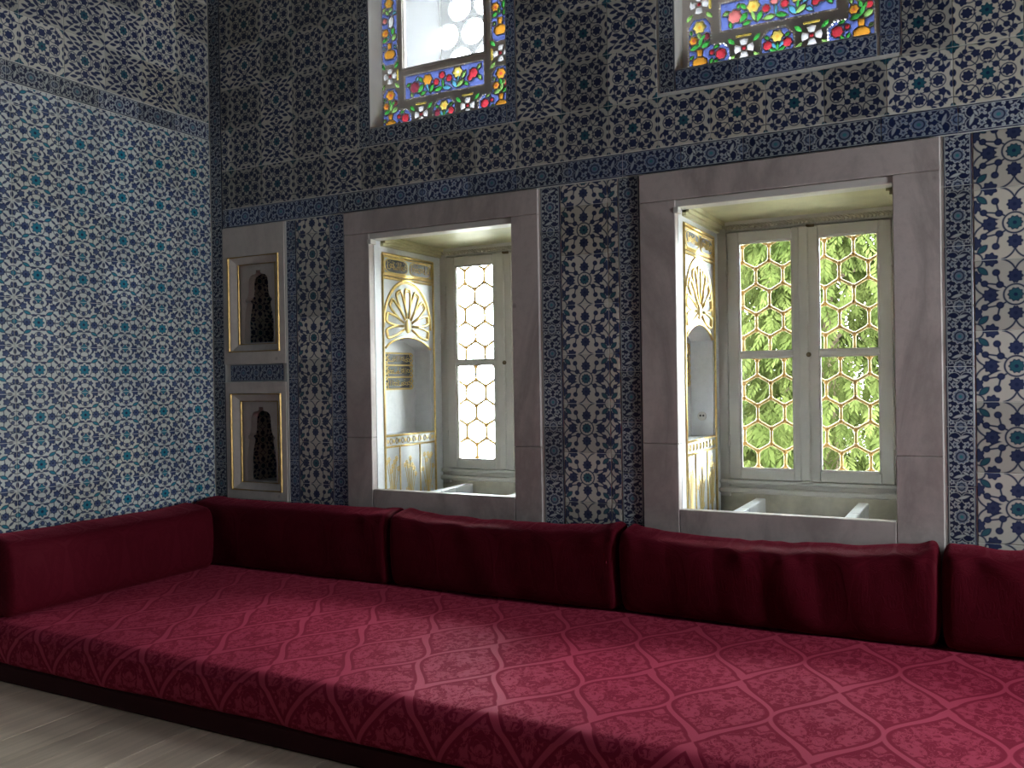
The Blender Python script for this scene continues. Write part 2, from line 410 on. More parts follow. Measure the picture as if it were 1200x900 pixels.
# ------------------------------------------------------------------ room shell
WT = .004     # tiles stand proud of the wall face by this
W = {1: (1.227, 2.125, .742, 2.172), 2: (2.99, 3.918, .727, 2.165), 5: (4.79, 5.69, .73, 2.17)}
U = {3: (1.237, 2.102, 2.757, 3.95), 4: (2.995, 3.873, 2.770, 3.95)}
NICHE_H = [(.20, .495, 1.57, 2.085), (.20, .495, .74, 1.24)]
WALL_T = .90; CEIL = 4.6; FRONT = -6.2

def slab(name, u0, u1, z0, z1, holes, f3, d0, d1, mat):
    us = sorted({u0, u1, *[h[0] for h in holes], *[h[1] for h in holes]}); zs = sorted({z0, z1, *[h[2] for h in holes], *[h[3] for h in holes]})
    solid = lambda i, j: 0 <= i < len(us)-1 and 0 <= j < len(zs)-1 and not any(h[0] - 1e-6 <= us[i] and us[i+1] <= h[1] + 1e-6 and h[2] - 1e-6 <= zs[j] and zs[j+1] <= h[3] + 1e-6 for h in holes)
    mb = MB(); cache = {}
    def V(i, j, d):
        k = (i, j, d)
        if k not in cache: cache[k] = len(mb.v); mb.v.append(f3(us[i], zs[j], (d0, d1)[d]))
        return cache[k]
    for i in range(len(us)-1):
        for j in range(len(zs)-1):
            if not solid(i, j): continue
            mb.f.append((V(i, j, 0), V(i+1, j, 0), V(i+1, j+1, 0), V(i, j+1, 0))); mb.f.append((V(i, j, 1), V(i, j+1, 1), V(i+1, j+1, 1), V(i+1, j, 1)))
            if not solid(i-1, j): mb.f.append((V(i, j, 0), V(i, j+1, 0), V(i, j+1, 1), V(i, j, 1)))
            if not solid(i+1, j): mb.f.append((V(i+1, j, 0), V(i+1, j, 1), V(i+1, j+1, 1), V(i+1, j+1, 0)))
            if not solid(i, j-1): mb.f.append((V(i, j, 0), V(i, j, 1), V(i+1, j, 1), V(i+1, j, 0)))
            if not solid(i, j+1): mb.f.append((V(i, j+1, 0), V(i+1, j+1, 0), V(i+1, j+1, 1), V(i, j+1, 1)))
    return tag(mb.build(name, mat), kind='structure')
# lower recesses run lower than the sill and are wider behind the marble; side niches sit in the reveals
REC = {k: (w[0] - .16, w[1] + .02, .48, w[3] + .02) for k, w in W.items()}
holes = [REC[k] for k in (1, 2, 5)] + list(U.values()) + [(.10, .60, .64, 2.30)]
wall_back = slab('wall_back', -.5, RX + .4, 0, CEIL, holes, lambda u, z, d: (u, d, z), WT, WALL_T, GROUT)
wall_left = slab('wall_left', FRONT - .4, WT, 0, CEIL, [], lambda u, z, d: (-d, u, z), WT, .4, GROUT)
wall_right = slab('wall_right', FRONT - .4, WT, 0, CEIL, [(a, b, c, d) for a, b, c, d in RIGHT_WIN], lambda u, z, d: (RX + d, u, z), 0, .4, WALLP)
wall_front = slab('wall_front', 0, RX, 0, CEIL, [], lambda u, z, d: (u, FRONT - d, z), 0, .3, WALLP)
tag(MB().box(-.4, RX + .4, FRONT - .3, WALL_T, CEIL, CEIL + .2).build('ceiling', WALLP), kind='structure')
floor = tag(MB().box(-.4, RX + .4, FRONT - .3, WALL_T, -.2, -.005).build('floor', simple('floor_bed', (.06, .045, .035), .9)), kind='structure')
# niche wells behind the marble panel
# floor boards run towards the windows
def plank_mat():
    m, b = new_mat('worn_floor_board'); o = texco('Object'); mp = NT.nodes.new('ShaderNodeMapping'); mp.inputs['Scale'].default_value = (14, .8, 1); NT.links.new(o, mp.inputs[0])
    n = noise(mp.outputs[0], 1.6, 6, .65, .4); r = rnd()
    c = mixc(M('MULTIPLY_ADD', n, 2.0, -.5, clamp=True), (.56, .43, .32), (.86, .70, .55))
    setc(b, mulc(c, M('MULTIPLY_ADD', r, .3, .85))); b.inputs['Roughness'].default_value = .5; bump(b, n, .15); return m
PLANK = plank_mat()
edges = [.02, .20, .41, .65, .93, 1.13, 1.24, 1.495, 1.595]
while edges[-1] < RX - .3: edges.append(edges[-1] + random.uniform(.14, .27))
edges[-1] = RX - .01
for a, b_ in zip(edges, edges[1:]):
    MB().box(a + .0022, b_ - .0022, FRONT + .01, -1.40, -.0049, random.uniform(-.0012, 0)).build('floor_board', PLANK, floor)

# ------------------------------------------------------------------ tiles
CACHE = {}
def tile_mesh(w, h, uv, mat, rot):
    k = (round(w, 4), round(h, 4), tuple(round(q, 3) for q in uv), mat.name, rot)
    if k in CACHE: return CACHE[k]
    c = .002; d = .0036; e = .0014
    def ringv(i, y): return [(-w/2 + i, y, -h/2 + i), (w/2 - i, y, -h/2 + i), (w/2 - i, y, h/2 - i), (-w/2 + i, y, h/2 - i)]
    v = ringv(0, d) + ringv(0, e) + ringv(c, 0)
    f = [(8, 9, 10, 11)] + [(i, (i+1) % 4, (i+1) % 4 + 4, i+4) for i in range(4)] + [(i+4, (i+1) % 4+4, (i+1) % 4 + 8, i+8) for i in range(4)]
    me = bpy.data.meshes.new('tile'); me.from_pydata(v, [], f); me.materials.append(mat)
    ul = me.uv_layers.new(name='UVMap'); u0, u1, v0, v1 = uv
    for l in me.loops:
        p = v[l.vertex_index]; a = (p[0] + w/2) / w; b = (p[2] + h/2) / h
        q = (u0 + (u1-u0)*a, v0 + (v1-v0)*b)
        ul.data[l.index].uv = (q[1], q[0]) if rot else q
    me.update(); CACHE[k] = me; return me
def place_tile(parent, name, side, u0, u1, z0, z1, uv, mat, rot=False, g=.003):
    me = tile_mesh(u1 - u0 - g, z1 - z0 - g, uv, mat, rot); o = link(name, me, None, parent)
    j = random.uniform(-.0008, .0008); uc = (u0+u1)/2; zc = (z0+z1)/2
    if side == 'back': o.location = (uc, j*.5, zc); o.rotation_euler = (random.gauss(0, .001), 0, random.gauss(0, .001))
    else: o.location = (-j*.5, uc, zc); o.rotation_euler = (random.gauss(0, .001), 0, PI/2 + random.gauss(0, .001))
    return o
def fill(parent, name, side, u0, u1, z0, z1, uo, zo, pu, pz, mat, rot=False):
    i = math.floor((u0 - uo) / pu + 1e-4)
    while uo + i*pu < u1 - 1e-3:
        a, b = max(u0, uo + i*pu), min(u1, uo + (i+1)*pu); j = math.floor((z0 - zo) / pz + 1e-4)
        while zo + j*pz < z1 - 1e-3:
            c, d = max(z0, zo + j*pz), min(z1, zo + (j+1)*pz)
            if b - a > .012 and d - c > .012:
                uv = ((a - uo)/pu - i, (b - uo)/pu - i, (c - zo)/pz - j, (d - zo)/pz - j)
                place_tile(parent, name, side, a, b, c, d, uv, mat() if callable(mat) else mat, rot)
            j += 1
        i += 1
def upper(): return random.choice((T_FIELD, T_FIELD, T_FIELD, T_LEAF))
# left wall
fill(wall_left, 'tile', 'left', -2.34, -.002, .346, 2.857, -2.562, 1.551 - 5*.241, .256, .241, T_STAR)
fill(wall_left, 'border_tile', 'left', -2.34, -.002, 2.860, 2.965, -2.60, 2.860, .26, .105, T_BORDL, True)
fill(wall_left, 'tile', 'left', -2.34, -.002, 2.968, 4.0, -2.46, 2.968, .246, .246, upper)
# window wall: corner strip, lower panels
fill(wall_back, 'border_tile', 'back', .002, .098, .346, 4.0, .002, .10, .096, .25, T_BORDL)
for a, b_ in ((.612, .684), (.937, 1.048), (2.288, 2.396), (2.703, 2.811), (4.108, 4.212), (4.505, 4.610)):
    fill(wall_back, 'border_tile', 'back', a, b_, .40, 2.300, a, .11 + random.uniform(0, .1), b_ - a, .243, random.choice((T_BORD, T_BORDL)))
fill(wall_back, 'tile', 'back', .687, .934, .40, 2.300, .687, .51 - .243, .247, .243, T_VINE)
fill(wall_back, 'tile', 'back', 2.399, 2.646, .40, 2.300, 2.399, .49 - .243, .247, .243, T_VINE)
fill(wall_back, 'tile', 'back', 2.648, 2.700, .40, 2.300, 2.646, .49 - .243, .247, .243, T_VINE)
fill(wall_back, 'tile', 'back', 4.215, 4.502, .40, 2.300, 4.215, .62 - .243, .287, .282, T_VINE)
# horizontal band and upper field
fill(wall_back, 'border_tile', 'back', .10, 5.9, 2.304, 2.416, 3.590 - 14*.287, 2.304, .287, .112, lambda: random.choice((T_BORD, T_BORDL)), True)
fill(wall_back, 'tile', 'back', .10, 5.9, 2.419, 2.653, 2.412 - 12*.248, 2.405, .248, .248, upper)
for a, b_ in ((.10, 1.156), (2.162, 2.917), (3.960, 5.9)):
    fill(wall_back, 'tile', 'back', a, b_, 2.655, 4.0, 2.412 - 12*.248, 2.655, .248, .248, upper)
for k, (x0, x1, z0, z1) in U.items():
    fill(wall_back, 'border_tile', 'back', x0 - .078, x0 - .002, z0 - .10, 4.0, x0 - .078, z0 - .10, .076, .25, T_BORDL)
    fill(wall_back, 'border_tile', 'back', x1 + .002, x1 + (.056 if k == 3 else .084), z0 - .10, 4.0, x1 + .002, z0 - .02, .054 if k == 3 else .082, .25, T_BORD)
    fill(wall_back, 'border_tile', 'back', x0, x1, z0 - .10, z0 - .004, x0, z0 - .10, .29, .096, lambda: random.choice((T_BORD, T_BORDL)), True)

# ------------------------------------------------------------------ lower windows
def scribble(mb, x, y0, y1, z0, z1, n, r, rng, out=.0015):
    """flowing pen strokes of an inscription on a plane of constant x"""
    w = y1 - y0; h = z1 - z0
    for i in range(n):
        y = y0 + w * (i + .5) / n; t = rng.random()
        if t < .35: pts = [(y, z0 + h*.18), (y + w*.004, z0 + h*.5), (y - w*.006, z0 + h*.9)]
        elif t < .75:
            s = w / n * 1.3; ph = rng.random()
            pts = [(y + s*(math.cos(a) * .6 + .25*a/4), z0 + h*(.35 + .2*ph + .17*math.sin(a))) for a in [q*.75 for q in range(8)]]
        else: s = w / n * 1.8; pts = [(y - s*.8, z0 + h*.5), (y - s*.4, z0 + h*.22), (y + s*.3, z0 + h*.2), (y + s*.9, z0 + h*.48)]
        mb.tube([(x + out, a, min(z1, max(z0, b))) for a, b in pts], r, 4)
        if rng.random() < .6: mb.ball((x + out, y + rng.uniform(-.3, .3)*w/n, z0 + h*rng.uniform(.6, .95)), r*1.3, 5, 3)
def reveal(win, x0, zs, tag_seed):
    """ornamented left reveal on the plane x = x0, looking +X"""
    rng = random.Random(tag_seed)
    yb = .714; top = 2.19; nY0, nY1, nZ0, nZs, nZa = .125, .590, 1.030, 1.530, 1.600; nd = .118
    arch = [(nY0 + (nY1 - nY0) * i / 14, nZs + (nZa - nZs) * math.sin(PI * i / 14) ** .75) for i in range(15)]
    pts = [(.035, .48), (yb, .48), (yb, top), (.035, top)]; hole = [(nY0, nZ0), (nY1, nZ0)] + arch[::-1]
    vs_ = [Vector(p) for p in pts + hole]; e = [(i, (i+1) % 4) for i in range(4)] + [(4 + i, 4 + (i+1) % len(hole)) for i in range(len(hole))]
    r = delaunay_2d_cdt(vs_, e, [list(range(4)), list(range(4, 4 + len(hole)))], 0, 1e-6)
    mb = MB(); mb.add([(x0, p.x, p.y) for p in r[0]], [tuple(f) for f, o in zip(r[2], r[5]) if 0 in o and 1 not in o])
    n = len(hole)          # jambs and back of the niche
    mb.add([(x0, a, b) for a, b in hole] + [(x0 - nd, a, b) for a, b in hole], [(i, (i+1) % n, (i+1) % n + n, i+n) for i in range(n)] + [tuple(range(n, 2*n))])
    mb.add([(x0, .035, .48), (x0, .035, top), (x0 - .03, .035, top), (x0 - .03, .035, .48)], [(0, 1, 2, 3)])
    pan = mb.build('reveal_panel', MARBLE_W, win); pan['label'] = 'white marble window reveal with gilt shell niche'
    def bars(name, ls, rad=.0075, mat=GOLD):
        q = MB()
        for l in ls: q.tube([(x0 + .001, a, b) for a, b in l], rad, 6)
        return q.build(name, mat, pan, True)
    bars('gilt_frame', [[(.106, .50), (.106, 2.073)], [(.106, 2.073), (.628, 2.073)], [(.628, 2.073), (.628, .50)], [(.106, 1.957), (.628, 1.957)], [(.106, 1.938), (.628, 1.938)]], .0085)
    bars('gilt_frame', [[(.122, 1.965), (.122, 2.058), (.612, 2.058), (.612, 1.965), (.122, 1.965)]], .005)
    for c in (.242, .492):
        pl = [(c + .112*sx*math.copysign(abs(math.cos(t))**.45, math.cos(t)), 2.010 + .040*math.copysign(abs(math.sin(t))**.7, math.sin(t))) for sx in (1,) for t in [2*PI*i/20 for i in range(20)]]
        ct = MB().prism(pl, lambda a, b, d: (x0 + d, a, b), .0005, .003).build('cartouche', SLATE, pan)
        q = MB(); q.tube([(x0 + .003, a, b) for a, b in pl], .0035, 5, True); scribble(q, x0 + .003, c - .095, c + .095, 1.978, 2.044, 13, .0022, rng); q.build('gilt_inscription', GOLD_P, pan)
    # shell
    hub = (.352, 1.668); q = MB()
    arc = [(hub[0] + .243*math.cos(t), hub[1] + .265*math.sin(t)) for t in [PI*(-.02 + 1.04*i/28) for i in range(29)]]
    q.tube([(x0 + .001, a, b) for a, b in arc], .007, 6); q.tube([(x0 + .001, hub[0] + (a-hub[0])*.955, hub[1] + (b-hub[1])*.955) for a, b in arc], .0035, 5)
    q.build('gilt_arch', GOLD, pan, True)
    for i in range(9):
        t = math.radians(-14 + 208 * i / 8); R = .220; d = Vector((math.cos(t), math.sin(t))); p = Vector((-d.y, d.x)); h = Vector(hub); loop = []
        for k in range(19):
            s = k / 18; a = -1 + 2*s; ra = .045 + (R - .030 - .045) * (1 - abs(a)**3.0)**.6 if abs(a) < 1 else .045
            wv = .039 * math.copysign(abs(a)**.35, a) * (.35 + .65 * (ra / R)) * (1 if abs(a) < .98 else .6)
            q2 = h + d * (ra + .03 * (1 - a*a)) + p * wv; loop.append((q2.x, q2.y))
        for z in range(len(loop)): loop[z] = (min(.612, max(.118, loop[z][0])), loop[z][1])
        q = MB(); q.tube([(x0 + .002, a, b) for a, b in loop], .0075, 6); q.tube([(x0 + .001, h.x + (a-h.x)*.93, h.y + (b-h.y)*.93) for a, b in loop[2:-2]], .0035, 5)
        q.build('shell_flute', GOLD, pan, True)
    q = MB(); q.ball((x0, *hub), .042, 12, 8, (.35, .75, 1)); q.build('shell_hub', GOLD_P, pan, True)
    q = MB(); q.tube([(x0 + .001, a, b + .004) for a, b in arch], .007, 6); q.build('gilt_niche_edge', GOLD, pan, True)
    # inscription on the back of the niche
    xb = x0 - nd
    MB().box(xb + .0005, xb + .003, .13, .545, 1.30, 1.505).build('inscription_ground', SLATE, pan)
    q = MB()
    for z in (1.295, 1.367, 1.439, 1.511): q.tube([(xb + .004, .127, z), (xb + .004, .548, z)], .006, 5)
    for z in (1.331, 1.403, 1.475): scribble(q, xb + .003, .15, .52, z - .024, z + .026, 18, .0026, rng)
    for yy in (.29, .545):
        q.tube([(xb + .004, yy + .016*math.sin(i*.9), 1.295 + .216*i/24) for i in range(25)], .004, 5); q.tube([(xb + .004, yy - .016*math.sin(i*.9), 1.295 + .216*i/24) for i in range(25)], .004, 5)
    q.build('gilt_inscription', GOLD_P, pan)
    # frieze and flower panels
    q = MB()
    for z in (1.028, .965): q.tube([(x0 + .001, .106, z), (x0 + .001, .628, z)], .006, 5)
    for yy in (.250, .458): q.tube([(x0 + .001, yy, .50), (x0 + .001, yy, .965)], .006, 5)
    q.build('gilt_frame', GOLD, pan, True)
    q = MB()
    for i in range(9):
        yy = .135 + .058*i; q.ball((x0, yy, .997), .014, 6, 4, (.2, .8, 1))
        q.tube([(x0 + .001, yy + .029 + .012*math.cos(t), .997 + .018*math.sin(t)) for t in [k*1.05 for k in range(6)]], .003, 4, True)
    q.build('gilt_frieze', GOLD_P, pan)
    for c in (.178, .354, .543):
        q = MB()
        for k in range(7):
            s = (k - 3) / 3; hh = .27 + .10*rng.random() - .05*abs(s); tip = (c + .055*s, .56 + hh)
            q.tube([(x0 + .001, c + .055*s*(t**1.4), .56 + hh*t) for t in [j/5 for j in range(6)]], .0022, 4)
            for p_ in range(5): q.ball((x0 + .001, tip[0] + .010*math.cos(p_*1.257), tip[1] + .010*math.sin(p_*1.257)), .0075, 5, 3, (.25, 1, 1))
            q.ball((x0 + .001, c + .04*s, .56 + hh*.5), .011, 5, 3, (.2, .5, 1.3))
        q.build('gilt_flower_spray', GOLD_P, pan)

def casement_window(k, ornament=True):
    x0, x1, z0, z1 = W[k]; win = empty('window_%d' % k, ((x0+x1)/2, 0, z0), 'structure'); win.matrix_basis = Matrix.Identity(4)
    fx0, fx1 = {1: (1.052, 2.280), 2: (2.815, 4.098), 5: (4.616, 5.87)}[k]; ft = 2.300; fb = .40; yf = -.014; yk = .034
    def blk(a, b, c, d, mat=MARBLE): return MB().box(a + .0008, b - .0008, yf + random.uniform(-.0012, .0012), yk, c + .0008, d - .0008, .003).build('frame_block', mat, win)
    blk(fx0, fx1, z1, ft); blk(fx0, x0, 1.03, z1); blk(fx0, x0, fb, 1.03); blk(x1, fx1, 1.00, z1); blk(x1, fx1, fb, 1.00); blk(x0, x1, fb, z0)
    MB().box(x0 - .16, x1 + .02, yk, .10, .48, z0 - .012).build('sill', MARBLE_W, win)
    # lintel liner, soffit, cornice
    MB().box(x0 - .006, x1 + .004, -.006, yk + .05, z1 - .034, z1 - .0015, .003).build('lintel_liner', PAINT, win)
    MB().box(x0 - .01, x0 + .016, -.017, yk, z1 - .062, z1 - .0345, .003).build('liner_bracket', PAINT, win)
    MB().box(x0 - .02, x1 + .02, yk + .062, .70, z1 - .008, z1 + .02).build('soffit', PAINT_Y, win)
    cv = MB()
    for sx, xx in ((1, x0), (-1, x1)):
        for j, (w_, h_) in enumerate(((.020, .052), (.034, .036), (.050, .020))): cv.box(min(xx, xx + sx*w_), max(xx, xx + sx*w_), yk + .06, .70, z1 - .008 - h_, z1 - .008)
    cv.build('cornice', PAINT_Y, win)
    rp = MB()
    nn = 46
    for i in range(nn):
        x = x0 + .05 + (x1 - x0 - .1) * i / (nn-1); rp.tube([(x - .012, .688, z1 - .030), (x + .012, .682, z1 - .046)], .009, 5)
    rp.build('rope_moulding', APRON, win)
    MB().box(x0, x1, .680, .735, z1 - .028, z1 - .004, .004).build('back_cornice', PAINT, win)
    if ornament: reveal(win, x0, z0, k)
    else: MB().box(x0 - .16, x0, .036, .70, .48, z1 + .02).build('reveal_panel', MARBLE_W, win)
    MB().box(x1, x1 + .02, .036, .714, .48, z1 + .02).build('reveal_panel', PAINT, win)
    if ornament: MB().box(x0 - .16, x0 - .125, .04, .70, .48, z1).build('reveal_backing', PLASTER, win)
    # casing and the two leaves, measured from the left reveal
    y0, y1 = .715, .785; xr = x1
    cs = MB().box(x0 - .16, x0 + .050, y0, y1, .70, z1 + .02, .004).box(xr - .062, xr + .02, y0, y1, .70, z1 + .02, .004).box(x0 + .05, xr - .062, y0, y1, 2.105 + z1 - 2.165, z1 + .02, .004)
    cs.box(x0 + .04, x0 + .072, .746, .785, .735, z1).box(xr - .086, xr - .05, .746, .785, .735, z1).box(x0 + .05, xr - .06, .746, .785, .78, .812).box(x0 + .05, xr - .06, .746, .785, 2.085 + z1 - 2.165, z1)
    cs.box(x0 + .05, xr - .062, y0, y1, .735, .792, .004).build('casing', PAINT, win)
    MB().box(x0, x1, .690, .72, .772, .792, .005).build('window_board', PAINT, win); MB().box(x0, x1, .680, .72, .722, .750, .006).build('window_board', PAINT, win)
    MB().box(x0 - .16, x1 + .02, .740, .80, .48, .722).build('apron', APRON, win)
    MB().box(x0 - .16, x1 + .02, .03, WALL_T, .45, .482).build('recess_floor', MARBLE_W, win)
    lx = [(x0 + .054, x0 + .449), (x0 + .457, xr - .066)]; lz0, lz1 = .796, 2.101 + z1 - 2.165
    for i, (a, b) in enumerate(lx):
        st = .060; ga, gb = a + st, b - st; gz = ((.850, 1.438), (1.466, lz1 - .057))
        q = MB(); yl0, yl1 = .698, .742
        q.box(a, ga, yl0, yl1, lz0, lz1, .004).box(gb, b, yl0, yl1, lz0, lz1, .004).box(ga, gb, yl0, yl1, lz0, gz[0][0], .004).box(ga, gb, yl0, yl1, gz[1][1], lz1, .004)
        q.box(ga, gb, yl0 + .006, yl1 - .004, gz[0][1], gz[1][0], .004); lf = q.build('casement', PAINT, win)
        for c, d in gz:
            MB().box(ga - .004, gb + .004, .722, .726, c - .004, d + .004).build('pane', PANE, lf)
            q = MB(); m_ = .007
            q.box(ga, ga + m_, .708, .721, c, d).box(gb - m_, gb, .708, .721, c, d).box(ga, gb, .708, .721, c, c + m_).box(ga, gb, .708, .721, d - m_, d); q.build('glazing_bead', PAINT, lf)
        for z in (1.00, 1.90):
            xh = a if i == 0 else b; MB().tube([(xh, yl0 - .004, z - .03), (xh, yl0 - .004, z + .03)], .006, 6).build('hinge', PAINT, lf, True)
        if i == 1:
            MB().ball((a + .012, yl0 - .014, 1.445), .013, 10, 7).tube([(a + .012, yl0, 1.445), (a + .012, yl0 - .014, 1.445)], .006, 8).build('knob', BRASS, lf, True)
            MB().box(a + .004, a + .045, yl0 - .008, yl0, lz1 - .008, lz1 + .006).ball((a + .012, yl0 - .010, lz1), .008, 6, 4).build('latch', BRASS, lf)
    MB().box(lx[0][1] - .028, lx[0][1] + .022, .684, .7, lz0, lz1, .006).build('meeting_stile', PAINT, win)
    # gilt honeycomb grille outside the glass
    s = .082; fl = s * math.sqrt(3); gx0, gx1, gz0_, gz1_ = x0 - .02, x1 + .02, .74, z1; yy = .850; q = MB(); kn = MB(); seen = set()
    r0 = 0; zc = gz0_ + .03; row = 0
    def clipseg(p, q_):
        if max(p[1], q_[1]) < gz0_ or min(p[1], q_[1]) > gz1_ or max(p[0], q_[0]) < gx0 or min(p[0], q_[0]) > gx1: return None
        return p, q_
    while zc < gz1_ + s:
        xc = x0 + .03 + (fl/2 if row % 2 else 0) - fl
        while xc < gx1 + fl:
            pv = [(xc + s*math.cos(math.radians(60*i + 30)), zc + s*math.sin(math.radians(60*i + 30))) for i in range(6)]
            for i in range(6):
                a, b = pv[i], pv[(i+1) % 6]; key = tuple(sorted(((round(a[0], 2), round(a[1], 2)), (round(b[0], 2), round(b[1], 2)))))
                if key in seen or clipseg(a, b) is None: continue
                seen.add(key); q.tube([(a[0], yy, a[1]), (b[0], yy, b[1])], .0084, 6)
                for p in (a, b):
                    kk = ('n', round(p[0], 2), round(p[1], 2))
                    if kk not in seen: seen.add(kk); kn.ball((p[0], yy, p[1]), .0145, 8, 5)
            xc += fl
        zc += 1.5*s; row += 1
    gr = q.build('grille', LEAD, win, True); gr['label'] = 'gilt honeycomb grille outside the panes'; kn.build('grille_knots', KNOT, gr, True)
    MB().box(x0 - .16, x0 - .06, .80, .90, .48, z1 + .02).box(x1 - .01, x1 + .02, .80, .90, .48, z1 + .02).build('outer_jamb', OUTSTONE, win)
    return win
win1 = casement_window(1); win2 = casement_window(2); win5 = casement_window(5, False)
so = MB().tube([(2.93, .5895, 1.133), (2.93, .584, 1.133)], .024, 14).build('socket', PAINT, win2)
for dx in (-.008, .008): MB().tube([(2.93 + dx, .585, 1.136), (2.93 + dx, .5835, 1.136)], .006, 8).build('socket_hole', DARK, so)
# low marble slabs standing in the recesses
for k, dx in ((1, (.205, .705)), (2, (.200, .697))):
    for j, d in enumerate(dx):
        xx = W[k][0] + d; zt = .706 + (0 if k == 2 else .004); root = empty('marble_divider', (xx + .025, .38, .482))
        for a, b in ((.115, .30), (.30, .46), (.46, .655)):
            o = MB().box(xx - (xx + .025), xx + .05 - (xx + .025), a + .001 - .38, b - .001 - .38, 0, zt - .482, .004).build('block', MARBLE_W, root)
        side = 'beside the shell niche' if j == 0 else 'away from the shell niche'
        tag(root, 'low white marble divider %s, window facing the %s' % (side, 'bright sky' if k == 1 else 'green tree'), 'divider', 'white dividers standing in the window recesses')

# ------------------------------------------------------------------ stained glass windows
def scallop(cx, cz, r, n, amp, ph=0, m=None):
    m = m or n * 4
    return [(cx + r*(1 + amp*math.cos(n*t + ph))*math.cos(t), cz + r*(1 + amp*math.cos(n*t + ph))*math.sin(t)) for t in [2*PI*i/m for i in range(m)]]
def ell(cx, cz, rx, rz, rot=0, n=10):
    c, s = math.cos(rot), math.sin(rot)
    return [(cx + rx*math.cos(t)*c - rz*math.sin(t)*s, cz + rx*math.cos(t)*s + rz*math.sin(t)*c) for t in [2*PI*i/n for i in range(n)]]
def lf2(cx, cz, ln, w, ang):
    c, s = math.cos(ang), math.sin(ang); ln *= 1.25; w *= 1.35; base = [(-.5, 0), (-.2, -.42), (.15, -.5), (.5, 0), (.15, .5), (-.2, .42)]
    return [(cx + a*ln*c - b*w*s, cz + a*ln*s + b*w*c) for a, b in base]
def grow(poly, d):
    cx = sum(p[0] for p in poly)/len(poly); cz = sum(p[1] for p in poly)/len(poly); out = []
    n = len(poly)
    for i in range(n):
        p, a, b = poly[i], poly[i-1], poly[(i+1) % n]
        n1 = Vector((p[1]-a[1], a[0]-p[0])).normalized(); n2 = Vector((b[1]-p[1], p[0]-b[0])).normalized(); nn = (n1 + n2)
        nn = nn.normalized() if nn.length > 1e-6 else n1
        out.append((p[0] + nn.x*d, p[1] + nn.y*d))
    return out
